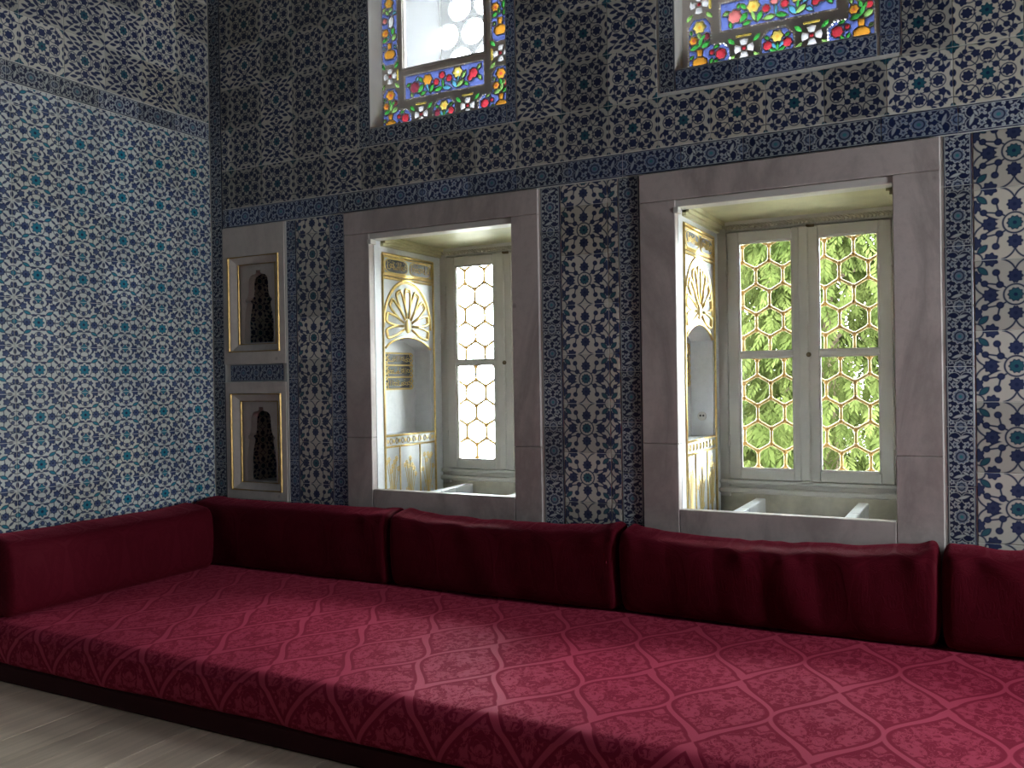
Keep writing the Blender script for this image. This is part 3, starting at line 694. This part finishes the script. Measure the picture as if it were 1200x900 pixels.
def stained_window(k, c, z0):
    x0, x1, zb, zt = U[k]; win = empty('window_%d' % k, kind='structure')
    YG = .125; pieces = []; blues = []; beads = []; rng = random.Random(k)
    P = lambda name, poly, col: pieces.append((name, poly, col))
    def bead_line(pts, step=.0135, closed=True):
        n = len(pts)
        for i in range(n if closed else n-1):
            a, b = Vector(pts[i]), Vector(pts[(i+1) % n]); m = max(1, int((b-a).length/step))
            for j in range(m): q = a + (b-a)*(j/m); beads.append(ell(q.x, q.y, .0044, .0044, 0, 6))
    def flower(x, z, r, col, mid): P('flower', scallop(x, z, r, 6, .14), col); P('flower_centre', ell(x, z, r*.34, r*.34, 0, 7), mid)
    def rose(x, z, r, col): P('rose', scallop(x, z, r, 7, .10, 1), col)
    def vase(x, z, s=1.0):
        P('vase', [(x + a*s, z + b*s) for a, b in ((-.022, -.026), (.022, -.026), (.035, -.008), (.031, .010), (.014, .021), (-.014, .021), (-.031, .010), (-.035, -.008))], 'orange')
        P('vase_neck', [(x + a*s, z + b*s) for a, b in ((-.010, .026), (.010, .026), (.015, .058), (-.015, .058))], 'orange')
    def cross(x, z, vertical):
        for i in range(4):
            t = i*PI/2; q = [(.014, -.012), (.041, -.021), (.046, 0), (.041, .021), (.014, .012)]
            P('petal', [(x + a*math.cos(t) - b*math.sin(t), z + a*math.sin(t) + b*math.cos(t)) for a, b in q], 'white')
        P('petal_centre', ell(x, z, .0095, .0095, PI/8, 8), 'red')
        for sx in (-1, 1):
            for sz in (-1, 1): P('leaf', lf2(x + sx*(.047 if vertical else .058), z + sz*(.058 if vertical else .040), .040, .016, math.atan2(sz, sx)), 'green' if sz > 0 else 'lime')
        if vertical: P('bar', [(x + vertical*.052 - .007, z - .032), (x + vertical*.052 + .007, z - .032), (x + vertical*.052 + .007, z + .032), (x + vertical*.052 - .007, z + .032)][::1], 'yellow')
        else: P('bar', [(x - .036, z + .052), (x + .036, z + .052), (x + .036, z + .064), (x - .036, z + .064)], 'yellow')
    hb = .357
    for s in (-1, 1):
        X = c + s*hb
        # corner group: vase, roses to the side, flowers above
        oct_ = [(X - .052, z0 + .004), (X + .052, z0 + .004), (X + .052, z0 + .205), (X + .028, z0 + .238), (X - .028, z0 + .238), (X - .052, z0 + .205)]
        blues.append(oct_)
        side = [(X - s*.052, z0 + .004), (X - s*.115, z0 + .004), (X - s*.140, z0 + .030), (X - s*.140, z0 + .075), (X - s*.112, z0 + .105), (X - s*.052, z0 + .108)]
        blues.append(side if s < 0 else side[::-1]); bead_line(side[1:], closed=False)
        bead_line([(X + s*.056, z0 + .01), (X + s*.056, z0 + .207), (X + s*.030, z0 + .243), (X - s*.030, z0 + .243), (X - s*.056, z0 + .207), (X - s*.056, z0 + .12)], closed=False)
        vase(X, z0 + .036); flower(X, z0 + .199, .027, 'yellow' if k == 4 else 'orange', 'orange' if k == 4 else 'red'); rose(X - s*.100, z0 + .056, .024, 'red'); rose(X - s*.058, z0 + .070, .011, 'red')
        flower(X - .030, z0 + .140, .019, 'orange', 'red'); rose(X + .033, z0 + .150, .016, 'plum' if s < 0 else 'red')
        for dx, dz, ln, w, an in ((-.024, .106, .040, .018, .3), (.028, .112, .042, .020, .5), (.004, .128, .040, .015, 1.3), (-.002, .158, .030, .013, 1.9), (.016, .150, .028, .012, 1.0), (-s*.078, .020, .030, .014, 2.0), (-s*.080, .094, .024, .012, .4), (-s*.054, .030, .024, .012, 1.2), (s*.040, .060, .020, .010, .7), (-.040, .178, .020, .010, 1.8)):
            P('leaf', lf2(X + dx, z0 + dz, ln, w, an), rng.choice(('green', 'green', 'lime')))
        cross(X, z0 + .307, -s)
        # upright vase group above
        o2 = [(X - .028, z0 + .372), (X + .028, z0 + .372), (X + .052, z0 + .400), (X + .052, z0 + .760), (X - .052, z0 + .760), (X - .052, z0 + .400)]
        blues.append(o2); bead_line([(X - s*.056, z0 + .74), (X - s*.056, z0 + .400), (X - s*.030, z0 + .367), (X + s*.030, z0 + .367), (X + s*.056, z0 + .4), (X + s*.056, z0 + .74)], closed=False)
        vase(X, z0 + .434, 1.05)
        flower(X - .028, z0 + .555, .022, 'orange', 'red'); P('petal', ell(X + .012, z0 + .612, .017, .034, -.15), 'white'); rose(X - .030, z0 + .625, .015, 'rose'); flower(X, z0 + .720, .026, 'orange', 'yellow')
        for dx, dz, ln, w, an in ((-.032, .515, .034, .018, .4), (.030, .522, .036, .018, .9), (.024, .560, .040, .018, 1.5), (-.004, .530, .026, .012, 1.5), (.036, .66, .03, .014, .6), (-.012, .668, .034, .016, 2.3), (.012, .682, .03, .014, .9), (-.036, .685, .026, .013, 1.2), (-.036, .468, .020, .011, .9), (.038, .470, .020, .011, 2.2)):
            P('leaf', lf2(X + dx, z0 + dz, ln, w, an), rng.choice(('green', 'cyan', 'green', 'lime')))
        cross(c + s*.150, z0 + .062, 0)
    med = [(c - .055, z0 + .004), (c + .055, z0 + .004), (c + .070, z0 + .030), (c + .070, z0 + .085), (c + .036, z0 + .122), (c - .036, z0 + .122), (c - .070, z0 + .085), (c - .070, z0 + .030)]
    blues.append(med); bead_line(grow(med, .005)[2:] , closed=False)
    flower(c, z0 + .088, .025, 'yellow', 'orange'); rose(c + .043, z0 + .052, .020, 'red'); rose(c - .043, z0 + .052, .020, 'red' if k == 4 else 'plum')
    for dx, dz, ln, w, an in ((.018, .026, .036, .013, .5), (-.018, .026, .036, .013, 2.6), (.016, .048, .030, .011, 1.0), (-.016, .048, .030, .011, 2.1), (.045, .088, .022, .011, .5), (-.045, .088, .022, .011, 2.6), (0, .040, .034, .010, PI/2)):
        P('leaf', lf2(c + dx, z0 + dz, ln, w, an), 'cyan' if abs(dx) == .016 else 'green')
    # inner flower panel
    pz0, pz1, pw = z0 + .160, z0 + .287, .255
    pan = [(c - pw, pz0), (c + pw, pz0), (c + pw, pz1), (c - pw, pz1)]; blues.append(pan); bead_line(grow(pan, .006))
    zc = (pz0 + pz1)/2
    rose(c - .190, zc - .008, .030, 'rose' if k == 4 else 'plum'); flower(c - .105, zc + .022, .028, 'yellow' if k == 4 else 'orange', 'orange'); rose(c - .048, zc + .000, .017, 'red'); rose(c - .010, zc + .030, .018, 'rose' if k == 4 else 'red'); rose(c + .035, zc + .006, .018, 'red')
    flower(c + .090, zc + .030, .028, 'yellow', 'white'); rose(c + .190, zc + .008, .026, 'red'); rose(c + .168, zc - .016, .015, 'red')
    for dx, dz, ln, w, an in ((-.230, .012, .028, .014, .4), (-.150, -.020, .046, .020, .9), (-.135, -.048, .034, .015, .3), (-.150, .030, .034, .014, 2.3), (-.105, -.022, .046, .012, 1.9), (-.078, -.028, .042, .018, 1.2), (-.035, -.042, .050, .017, .15), (.020, -.042, .050, .017, 2.9), (-.004, -.012, .044, .010, PI/2), (.068, -.030, .044, .018, 2.2), (.105, -.034, .050, .018, .6), (.092, -.008, .034, .010, 1.4), (.128, .010, .042, .016, 1.0), (.142, -.040, .032, .014, 2.5), (.225, .036, .030, .014, .9), (.228, -.020, .030, .014, 2.2), (-.172, .036, .022, .012, 1.3), (-.210, -.045, .026, .012, 1.8)):
        P('leaf', lf2(c + dx, zc + dz, ln, w, an), rng.choice(('green', 'green', 'green', 'cyan', 'lime')))
    clear = [(c - .257, z0 + .335), (c + .257, z0 + .335), (c + .257, zt - .06), (c - .257, zt - .06)]
    # planar partition
    polys = [[(x0, zb), (x1, zb), (x1, zt), (x0, zt)]]; kinds = [('plate',)]
    for b in blues: polys.append(b); kinds.append(('blue',))
    polys.append(clear); kinds.append(('clear',))
    for n_, p, col in pieces: polys.append(grow(p, .0035)); kinds.append(('came',))
    for i, (n_, p, col) in enumerate(pieces): polys.append(p); kinds.append(('piece', i))
    for b in beads: polys.append(b); kinds.append(('bead',))
    polys = [[(min(x1, max(x0, a)), min(zt, max(zb, b))) for a, b in p] for p in polys]
    vv = []; ff = []
    for p in polys:
        if sum(p[i-1][0]*p[i][1] - p[i][0]*p[i-1][1] for i in range(len(p))) < 0: p = p[::-1]
        b = len(vv); vv += [Vector(q) for q in p]; ff.append(list(range(b, b + len(p))))
    r = delaunay_2d_cdt(vv, [], ff, 0, 1e-5)
    V2, FA, OF = r[0], r[2], r[5]; rank = {'plate': 0, 'blue': 1, 'came': 2, 'piece': 3, 'bead': 4, 'clear': 5}
    groups = {}
    for f, o in zip(FA, OF):
        if not o: continue
        best = max((kinds[i] for i in o), key=lambda q: (rank[q[0]], q[1] if len(q) > 1 else 0))
        key = ('plate',) if best[0] == 'came' else best
        groups.setdefault(key, []).append(f)
    def sub(fs, y):
        mp = {}; mb = MB()
        for f in fs:
            for i in f:
                if i not in mp: mp[i] = len(mb.v); mb.v.append((V2[i].x, y, V2[i].y))
        mb.f = [tuple(mp[i] for i in f) for f in fs]; return mb
    # plaster tracery with thickness
    fs = groups[('plate',)]; mb = sub(fs, YG); n = len(mb.v); cnt = {}
    for f in mb.f:
        for a, b in zip(f, f[1:] + f[:1]): cnt[(a, b)] = 1
    side_f = [(a, a + n, b + n, b) for (a, b) in cnt if (b, a) not in cnt]
    mb.v += [(x, y + .022, z) for x, y, z in mb.v]; mb.f += [tuple(i + n for i in f[::-1]) for f in mb.f[:]] + side_f
    tr = mb.build('tracery', TRACERY, win); tr['label'] = 'pierced plaster tracery holding coloured glass'
    sub(groups.get(('blue',), []), YG + .008).build('blue_glass_ground', G['blue'], win)
    if ('bead',) in groups: tag(sub(groups[('bead',)], YG + .001).build('bead_glass', BEAD, win), kind='stuff')
    sub(groups[('clear',)], YG + .010).build('pane', PANE_M, win)
    q = MB(); a, b, d, e = c - .262, c + .262, z0 + .330, zt - .055
    q.box(a - .012, a, YG - .012, YG, d - .012, e).box(b, b + .012, YG - .012, YG, d - .012, e).box(a, b, YG - .012, YG, d - .012, d); q.build('pane_moulding', TRACERY, win)
    for i, (n_, p, col) in enumerate(pieces):
        if ('piece', i) in groups: sub(groups[('piece', i)], YG + .005).build(n_, G[col], win)
    # reveals and the outer lattice of round lights
    for xx in (x0, x1):
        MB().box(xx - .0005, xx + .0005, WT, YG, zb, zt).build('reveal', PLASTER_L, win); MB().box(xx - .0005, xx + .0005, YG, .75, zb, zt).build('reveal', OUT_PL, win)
    MB().box(x0, x1, WT, YG, zb - .0005, zb + .0005).build('reveal', PLASTER_L, win)
    vv = [Vector(q) for q in ((x0, zb), (x1, zb), (x1, zt), (x0, zt))]; ff = [[0, 1, 2, 3]]; row = 0; zc = zb + .10; circ = []
    while zc < zt - .08:
        xc = x0 + .045 + (.094 if row % 2 else 0)
        while xc < x1 - .03:
            cc = [(min(x1 - .002, max(x0 + .002, a)), b) for a, b in ell(xc, zc, .083, .083, 0, 20)]; circ.append((xc, zc)); b = len(vv); vv += [Vector(q) for q in cc]; ff.append(list(range(b, b + 20)))
            xc += .188
        zc += .163; row += 1
    r = delaunay_2d_cdt(vv, [], ff, 0, 1e-5); V2 = r[0]
    fs = [f for f, o in zip(r[2], r[5]) if o and max(o) == 0]; mb = sub(fs, .755); n = len(mb.v); cnt = {}
    for f in mb.f:
        for a, b in zip(f, f[1:] + f[:1]): cnt[(a, b)] = 1
    side_f = [(a, a + n, b + n, b) for (a, b) in cnt if (b, a) not in cnt]
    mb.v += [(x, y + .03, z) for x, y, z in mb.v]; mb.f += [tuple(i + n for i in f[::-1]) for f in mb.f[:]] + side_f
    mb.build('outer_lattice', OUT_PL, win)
stained_window(3, 1.648, 2.766); stained_window(4, 3.435, 2.793)

# ------------------------------------------------------------------ marble niches in the corner
def wall_niche(xa, xb, za, zb, ga, gb, gz0, gz1, label):
    root = empty('wall_niche', ((xa+xb)/2, 0, za)); tag(root, label, 'niche'); inv = Matrix.Translation(-Vector(((xa+xb)/2, 0, za)))
    def fin(o): o.data.transform(inv); return o
    i0, i1, k0, k1 = ga + .052, gb - .052, gz0 + .046, gz1 - .046; yf = -.010
    q = MB()
    for bx in ((xa, ga, za, zb), (gb, xb, za, zb), (ga, gb, za, gz0), (ga, gb, gz1, zb)): q.box(bx[0], bx[1], yf, .05, bx[2], bx[3])
    # sloping step from the outer to the inner frame
    v = [(ga, yf + .006, gz0), (gb, yf + .006, gz0), (gb, yf + .006, gz1), (ga, yf + .006, gz1), (i0, .022, k0), (i1, .022, k0), (i1, .022, k1), (i0, .022, k1)]
    q.add(v, [(i, (i+1) % 4, (i+1) % 4 + 4, i+4) for i in range(4)]); fin(q.build('slab', MARBLE_N, root))
    cx = (i0 + i1)/2; hw = .118; b0 = k0 + .012; ht = k1 - k0 - .050
    half = [(1.0, 0), (1.0, .30), (.93, .42), (.82, .52), (.80, .55), (.92, .575), (.92, .60), (.76, .63), (.68, .70), (.66, .84), (.60, .90), (.46, .935), (.20, .95), (.15, .965), (.15, 1.0)]
    out = [(cx + hw*a, b0 + ht*b) for a, b in half] + [(cx - hw*a, b0 + ht*b) for a, b in half[::-1]]
    vv = [Vector(p) for p in ((i0, k0), (i1, k0), (i1, k1), (i0, k1))] + [Vector(p) for p in out]
    r = delaunay_2d_cdt(vv, [], [[0, 1, 2, 3], list(range(4, 4 + len(out)))], 0, 1e-6)
    q = MB(); q.add([(p.x, .036, p.y) for p in r[0]], [tuple(f) for f, o in zip(r[2], r[5]) if 0 in o and 1 not in o]); n = len(out)
    q.add([(a, .036, b) for a, b in out] + [(a, .085, b) for a, b in out], [(i, (i+1) % n, (i+1) % n + n, i + n) for i in range(n)]); 
    q.add([(p.x, .085, p.y) for p in r[0]], [tuple(f)[::-1] for f, o in zip(r[2], r[5]) if 0 in o and 1 not in o])
    fin(q.build('ogee_screen', MARBLE_N, root))
    for s in (-1, 1):          # carved lines beside the opening
        for j in range(4): fin(MB().tube([(cx + s*hw*(1.02 + .02*j), .0355, b0 + ht*(.52 + .03*j)), (cx + s*hw*(1.16), .0355, b0 + ht*(.53 + .025*j))], .002, 4).build('carved_line', MARBLE_N, root))
    def frame(a, b, c, d, y, rad, mat): return fin(MB().tube([(a, y, c), (a, y, d), (b, y, d), (b, y, c)], rad, 6, True).build('gilt_moulding', mat, root, False))
    frame(ga + .004, gb - .004, gz0 + .004, gz1 - .004, yf, .0085, GOLD_D); frame(i0 + .002, i1 - .002, k0 + .002, k1 - .002, .024, .007, GOLD_D)
    # tiled well
    y1 = .30
    q = MB(); q.box(i0 - .01, i0, .085, y1, k0 - .01, k1 + .01).box(i1, i1 + .01, .085, y1, k0 - .01, k1 + .01).box(i0, i1, .085, y1, k1, k1 + .01).box(i0, i1, .085, y1, k0 - .01, k0).box(i0, i1, y1, y1 + .01, k0, k1)
    fin(q.build('well', GROUT, root))
    n = 3
    for i in range(2):
        for j in range(n):
            w = (i1 - i0)/2; h = (k1 - k0)/n
            o = link('tile', tile_mesh(w - .002, h - .002, (0, 1, 0, 1), T_VINE, False), None, root); o.location = Vector((i0 + w*(i + .5), y1 - .010, k0 + h*(j + .5))) - Vector(((xa+xb)/2, 0, za))
    for j in range(n):
        h = (k1 - k0)/n; d = y1 - .10
        o = link('tile', tile_mesh(d - .004, h - .002, (0, 1, 0, 1), T_VINE, False), None, root); o.rotation_euler = (0, 0, PI/2); o.location = Vector((i0 + .010, .096 + d/2, k0 + h*(j + .5))) - Vector(((xa+xb)/2, 0, za))
    return root
wall_niche(.105, .600, 1.462, 2.298, .146, .556, 1.535, 2.118, 'grey marble wall niche with gilt frame above the short strip of blue tiles')
wall_niche(.110, .598, .640, 1.352, .150, .558, .692, 1.283, 'grey marble wall niche with gilt frame just above the red corner cushion')
MB().box(.6005, .6105, -.004, .012, .64, 2.300).build('niche_edge_strip', PLASTER_L, wall_back)
MB().box(.100, .600, .006, .03, 1.345, 1.470).build('niche_backing', GROUT, wall_back)
MB().box(.100, .600, .32, WALL_T, .64, 2.30).build('wall_core', GROUT, wall_back)
fill(wall_back, 'border_tile', 'back', .144, .572, 1.357, 1.459, .144, 1.357, .214, .102, T_BORD, True)
fill(wall_back, 'border_tile', 'back', .102, .600, .40, .637, .102, .40, .25, .237, T_VINE)

# ------------------------------------------------------------------ divan
def soft_box(name, L, T, H, mat, seed, wrinkle=.006, folds=0.0, sag=0.0, nu=72, nv=44, axis='x', ear=.02, lean=0.0, n_end=55):
    """cushion: length along local x, thickness y (front is -y), height z; base at z=0"""
    rng = random.Random(seed); ph = [rng.uniform(0, 6.28) for _ in range(12)]; fr = [rng.uniform(4, 13) for _ in range(6)]
    v = []; uvs = []; f = []
    for i in range(nu + 1):
        t = -1 + 2*i/nu; s = math.copysign(1 - (1 - abs(t))**1.9, t)
        k = max(.0, 1 - abs(s)**n_end)**(1/2.6)
        x = s*L/2
        for j in range(nv):
            a = 2*PI*j/nv; ca, sa = math.cos(a), math.sin(a); e = .27
            y = math.copysign(abs(ca)**e, ca)*T/2; z = math.copysign(abs(sa)**e, sa)*H/2
            y *= k*.92 + .08*k*(1 - (2*z/H)**2); z *= .80*k + .20 if abs(s) > .5 else (.80*k + .20)
            if k == 0: y *= 0; z *= .9
            y *= 1 + .10*(1 - (2*z/H)**2)
            h01 = z/H + .5
            if z > 0: z += .15*min(0.0, y - T*.15)*h01**2
            if z > 0: z += -sag*(1 - s*s)*h01 + ear*abs(s)**8*h01
            w = sum(math.sin(fr[m]*x*2.2 + ph[m] + z*(5 + 3*m))*.35 for m in range(4))*wrinkle*.5
            w += math.sin(x*3.1 + ph[5])*math.sin(z*9 + ph[6])*wrinkle
            fo = 0
            if folds:
                g = math.exp(-((x - L*.02)/(L*.30))**2)
                fo = folds*g*((1.3 - 2.2*abs(math.sin(x*15 + 1.1*math.sin(z*7) - z*5))**.6)*.6 + (1.2 - 2*abs(math.sin(x*9.5 + z*8 + 1))**.6)*.5)*max(0, h01)**.5
            ed = math.exp(-((h01 - .93)/.10)**2)
            w += wrinkle*.55*ed*(math.sin(x*47 + ph[7] + 3*math.sin(x*9)) + .8*math.sin(x*29 + ph[8]))
            y += (w + fo)*(1 if y < 0 else .3)*min(1, k*1.3); z += .5*w*(h01 > .8)
            v.append((x, y + lean*h01, max(0.0, z + H/2))); uvs.append((x, (j/nv)*2*(T + H)))
    for i in range(nu):
        for j in range(nv): f.append((i*nv + j, i*nv + (j+1) % nv, (i+1)*nv + (j+1) % nv, (i+1)*nv + j))
    f.append(tuple(range(nv))[::-1]); f.append(tuple(nu*nv + j for j in range(nv)))
    me = bpy.data.meshes.new(name); me.from_pydata(v, [], f); me.polygons.foreach_set('use_smooth', [True]*len(me.polygons))
    ul = me.uv_layers.new(name='UVMap')
    for p in me.polygons:
        js = [q % nv for q in p.vertices]; wrap = (0 in js) and (nv-1 in js) and len(js) == 4
        for l in p.loop_indices:
            q = me.loops[l].vertex_index; u_, v_ = uvs[q]
            if wrap and q % nv == 0: v_ = 2*(T + H)
            ul.data[l].uv = (u_, v_)
    me.update()
    import bmesh
    bm = bmesh.new(); bm.from_mesh(me); bmesh.ops.recalc_face_normals(bm, faces=bm.faces); bm.to_mesh(me); bm.free()
    return link(name, me, mat)
MZ = .272; MF = -1.57; ML = RX - .02
# upholstered base
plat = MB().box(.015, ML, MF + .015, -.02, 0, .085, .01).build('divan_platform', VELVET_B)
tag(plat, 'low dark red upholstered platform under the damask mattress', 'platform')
# mattress with rounded front edge
def mattress():
    nx, prof = 160, []
    r = .065; y0, y1, z0, z1 = MF, -.02, .086, MZ
    for i in range(7): a = PI/2*i/6; prof.append((y0 + r - r*math.sin(PI/2 - a)*1.0, z0 + r*0 + .02 - .02*math.cos(a)))
    prof = [(y0 + .02, z0)] + [(y0 + .004*math.sin(PI*i/6)*-2 + .004, z0 + .012 + (z1 - z0 - r - .012)*i/6) for i in range(7)]
    prof += [(y0 + r - r*math.cos(a), z1 - r + r*math.sin(a)) for a in [PI/2*i/7 for i in range(1, 8)]]
    prof += [(y0 + r + (y1 - y0 - r)*i/44, z1) for i in range(1, 45)] + [(y1, z0)]
    v = []; uv = []; f = []; n = len(prof)
    for i in range(nx + 1):
        x = .02 + (ML - .02)*i/nx; s = 0; last = None
        for j, (y, z) in enumerate(prof):
            if last: s += math.hypot(y - last[0], z - last[1])
            last = (y, z)
            dz = -.008 + (.004*math.sin(x*2.3 + y*3) + .003*math.sin(x*5.1 - y*2) + .0015*math.sin(x*13 + y*11)) if z > z1 - .05 else 0
            dy = .006*math.sin(x*4.3 + z*8) + .003*math.sin(x*11) if y < y0 + r else 0
            v.append((x, y + dy, z + dz)); uv.append((x, s))
    s_top = None
    for i in range(nx):
        for j in range(n - 1): f.append((i*n + j, (i+1)*n + j, (i+1)*n + j+1, i*n + j+1))
    f.append(tuple(range(n))[::1]); f.append(tuple(nx*n + j for j in range(n))[::-1])
    me = bpy.data.meshes.new('divan_mattress'); me.from_pydata(v, [], f); me.polygons.foreach_set('use_smooth', [True]*len(me.polygons)); ul = me.uv_layers.new(name='UVMap')
    # align the figure so that its knots fall where the cloth shows them: (3.143, -.855)
    j0 = next(j for j, p in enumerate(prof) if abs(p[1] - z1) < 1e-6 and p[0] > y0 + r); off = prof[j0][0] - uv[j0][1]
    for l in me.loops:
        a, b = uv[l.vertex_index]; ul.data[l.index].uv = (a - 3.143 + .33*20, b + off + .855 + .6*10)
    me.update(); return link('divan_mattress', me, VELVET)
mt = mattress(); tag(mt, 'long crimson damask mattress with ogee pattern along the window wall', 'mattress')
CH = .375; CT = .215
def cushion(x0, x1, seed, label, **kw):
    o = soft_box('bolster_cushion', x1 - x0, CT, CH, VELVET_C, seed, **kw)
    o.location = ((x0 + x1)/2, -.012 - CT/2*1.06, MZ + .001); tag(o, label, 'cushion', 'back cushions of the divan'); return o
cushion(.03, 1.479, 1, 'crimson bolster cushion in the corner below the two marble niches', lean=.0)
cushion(1.481, 2.759, 2, 'smooth crimson bolster cushion under the window showing bright sky', sag=.02, ear=.03, wrinkle=.008)
cushion(2.761, 4.087, 3, 'wrinkled crimson bolster cushion with folds under the window facing the tree', folds=.013, sag=.030, ear=.03, wrinkle=.010, nu=150)
cushion(4.089, 5.40, 4, 'crimson bolster cushion against the tile panel beyond the tree-facing window', wrinkle=.010)
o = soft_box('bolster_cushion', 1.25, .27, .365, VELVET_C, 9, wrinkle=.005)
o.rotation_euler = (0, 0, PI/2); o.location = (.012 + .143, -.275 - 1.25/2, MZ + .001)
tag(o, 'crimson bolster cushion leaning along the patterned tile side wall', 'cushion', 'back cushions of the divan')

# ------------------------------------------------------------------ outside
def leaf_mat(name, a, b):
    m, bs = new_mat(name); n = noise(texco('Object'), 3.5, 3); c = mixc(M('MULTIPLY_ADD', n, 2.4, -.7, clamp=True), a, b)
    NT.nodes.remove(bs); out = NT.nodes['Material Output']; d = NT.nodes.new('ShaderNodeBsdfDiffuse'); t = NT.nodes.new('ShaderNodeBsdfTranslucent'); mx = NT.nodes.new('ShaderNodeMixShader'); mx.inputs[0].default_value = .45
    NT.links.new(c, d.inputs[0]); NT.links.new(c, t.inputs[0]); NT.links.new(d.outputs[0], mx.inputs[1]); NT.links.new(t.outputs[0], mx.inputs[2]); NT.links.new(mx.outputs[0], out.inputs[0]); return m
LEAF = leaf_mat('cedar_leaf', (.020, .030, .007), (.090, .105, .032)); BARK = simple('bark', (.16, .11, .08), .9, var=.4, scale=12)
GZ = -.6
tag(MB().box(-30, 40, WALL_T + .02, 60, GZ - .2, GZ).build('ground', simple('terrace_ground', (.45, .44, .38), .95, var=.1)), kind='structure')
def tree(x, y, h, rad, n, seed, label):
    rng = random.Random(seed); root = empty('tree', (x, y, GZ)); tag(root, label, 'tree', None)
    MB().tube([(0, 0, 0), (.04, .02, h*.4), (-.03, 0, h*.8), (0, 0, h)], lambda t: .12*(1 - t) + .02, 8).build('trunk', BARK, root, True)
    for i in range(26):
        a = rng.uniform(0, 6.28); z = rng.uniform(.25, h*.95); l = rad*(.5 + .5*rng.random())*(1 - .45*z/h)
        MB().tube([(0, 0, z), (l*.5*math.cos(a), l*.5*math.sin(a), z + .12), (l*math.cos(a), l*math.sin(a), z - .05)], lambda t: .022*(1 - t) + .004, 5).build('branch', BARK, root)
    q = MB()
    for i in range(n):
        a = rng.uniform(0, 6.28); z = rng.uniform(.15, h*1.02); R = rad*(1 - .45*z/h)*rng.uniform(.35, 1.0)**.6
        p = Vector((R*math.cos(a), R*math.sin(a), z)); yaw = a + rng.uniform(-.9, .9)
        out = Vector((math.cos(yaw)*.45, math.sin(yaw)*.45, -.75)).normalized(); sd = out.cross(Vector((0, 0, 1))).normalized(); nr = sd.cross(out)
        L = rng.uniform(.18, .34)
        for k in range(15):
            t = k/14; c = p + out*L*t + nr*.02*t*t; s = 1 if k % 2 else -1
            d = (out*.75 + sd*s*.75*(1 - .6*t) + nr*rng.uniform(-.25, .25)).normalized(); ll = L*(.42 - .18*t); w = d.cross(nr).normalized()*ll*.15
            q.add([c, c + d*ll*.5 + w, c + d*ll, c + d*ll*.5 - w], [(0, 1, 2, 3)])
    tag(q.build('foliage', LEAF, root), kind='stuff'); return root
tree(2.95, 4.6, 4.6, 1.5, 5200, 3, 'light green drooping conifer nearest to the two-leaf window')
tree(1.0, 8.2, 5.2, 1.6, 4200, 5, 'conifer standing behind the nearest tree on the side of the sky-lit window')
tree(4.4, 9.4, 5.0, 1.6, 4200, 8, 'conifer standing behind the nearest tree straight beyond the two-leaf window')
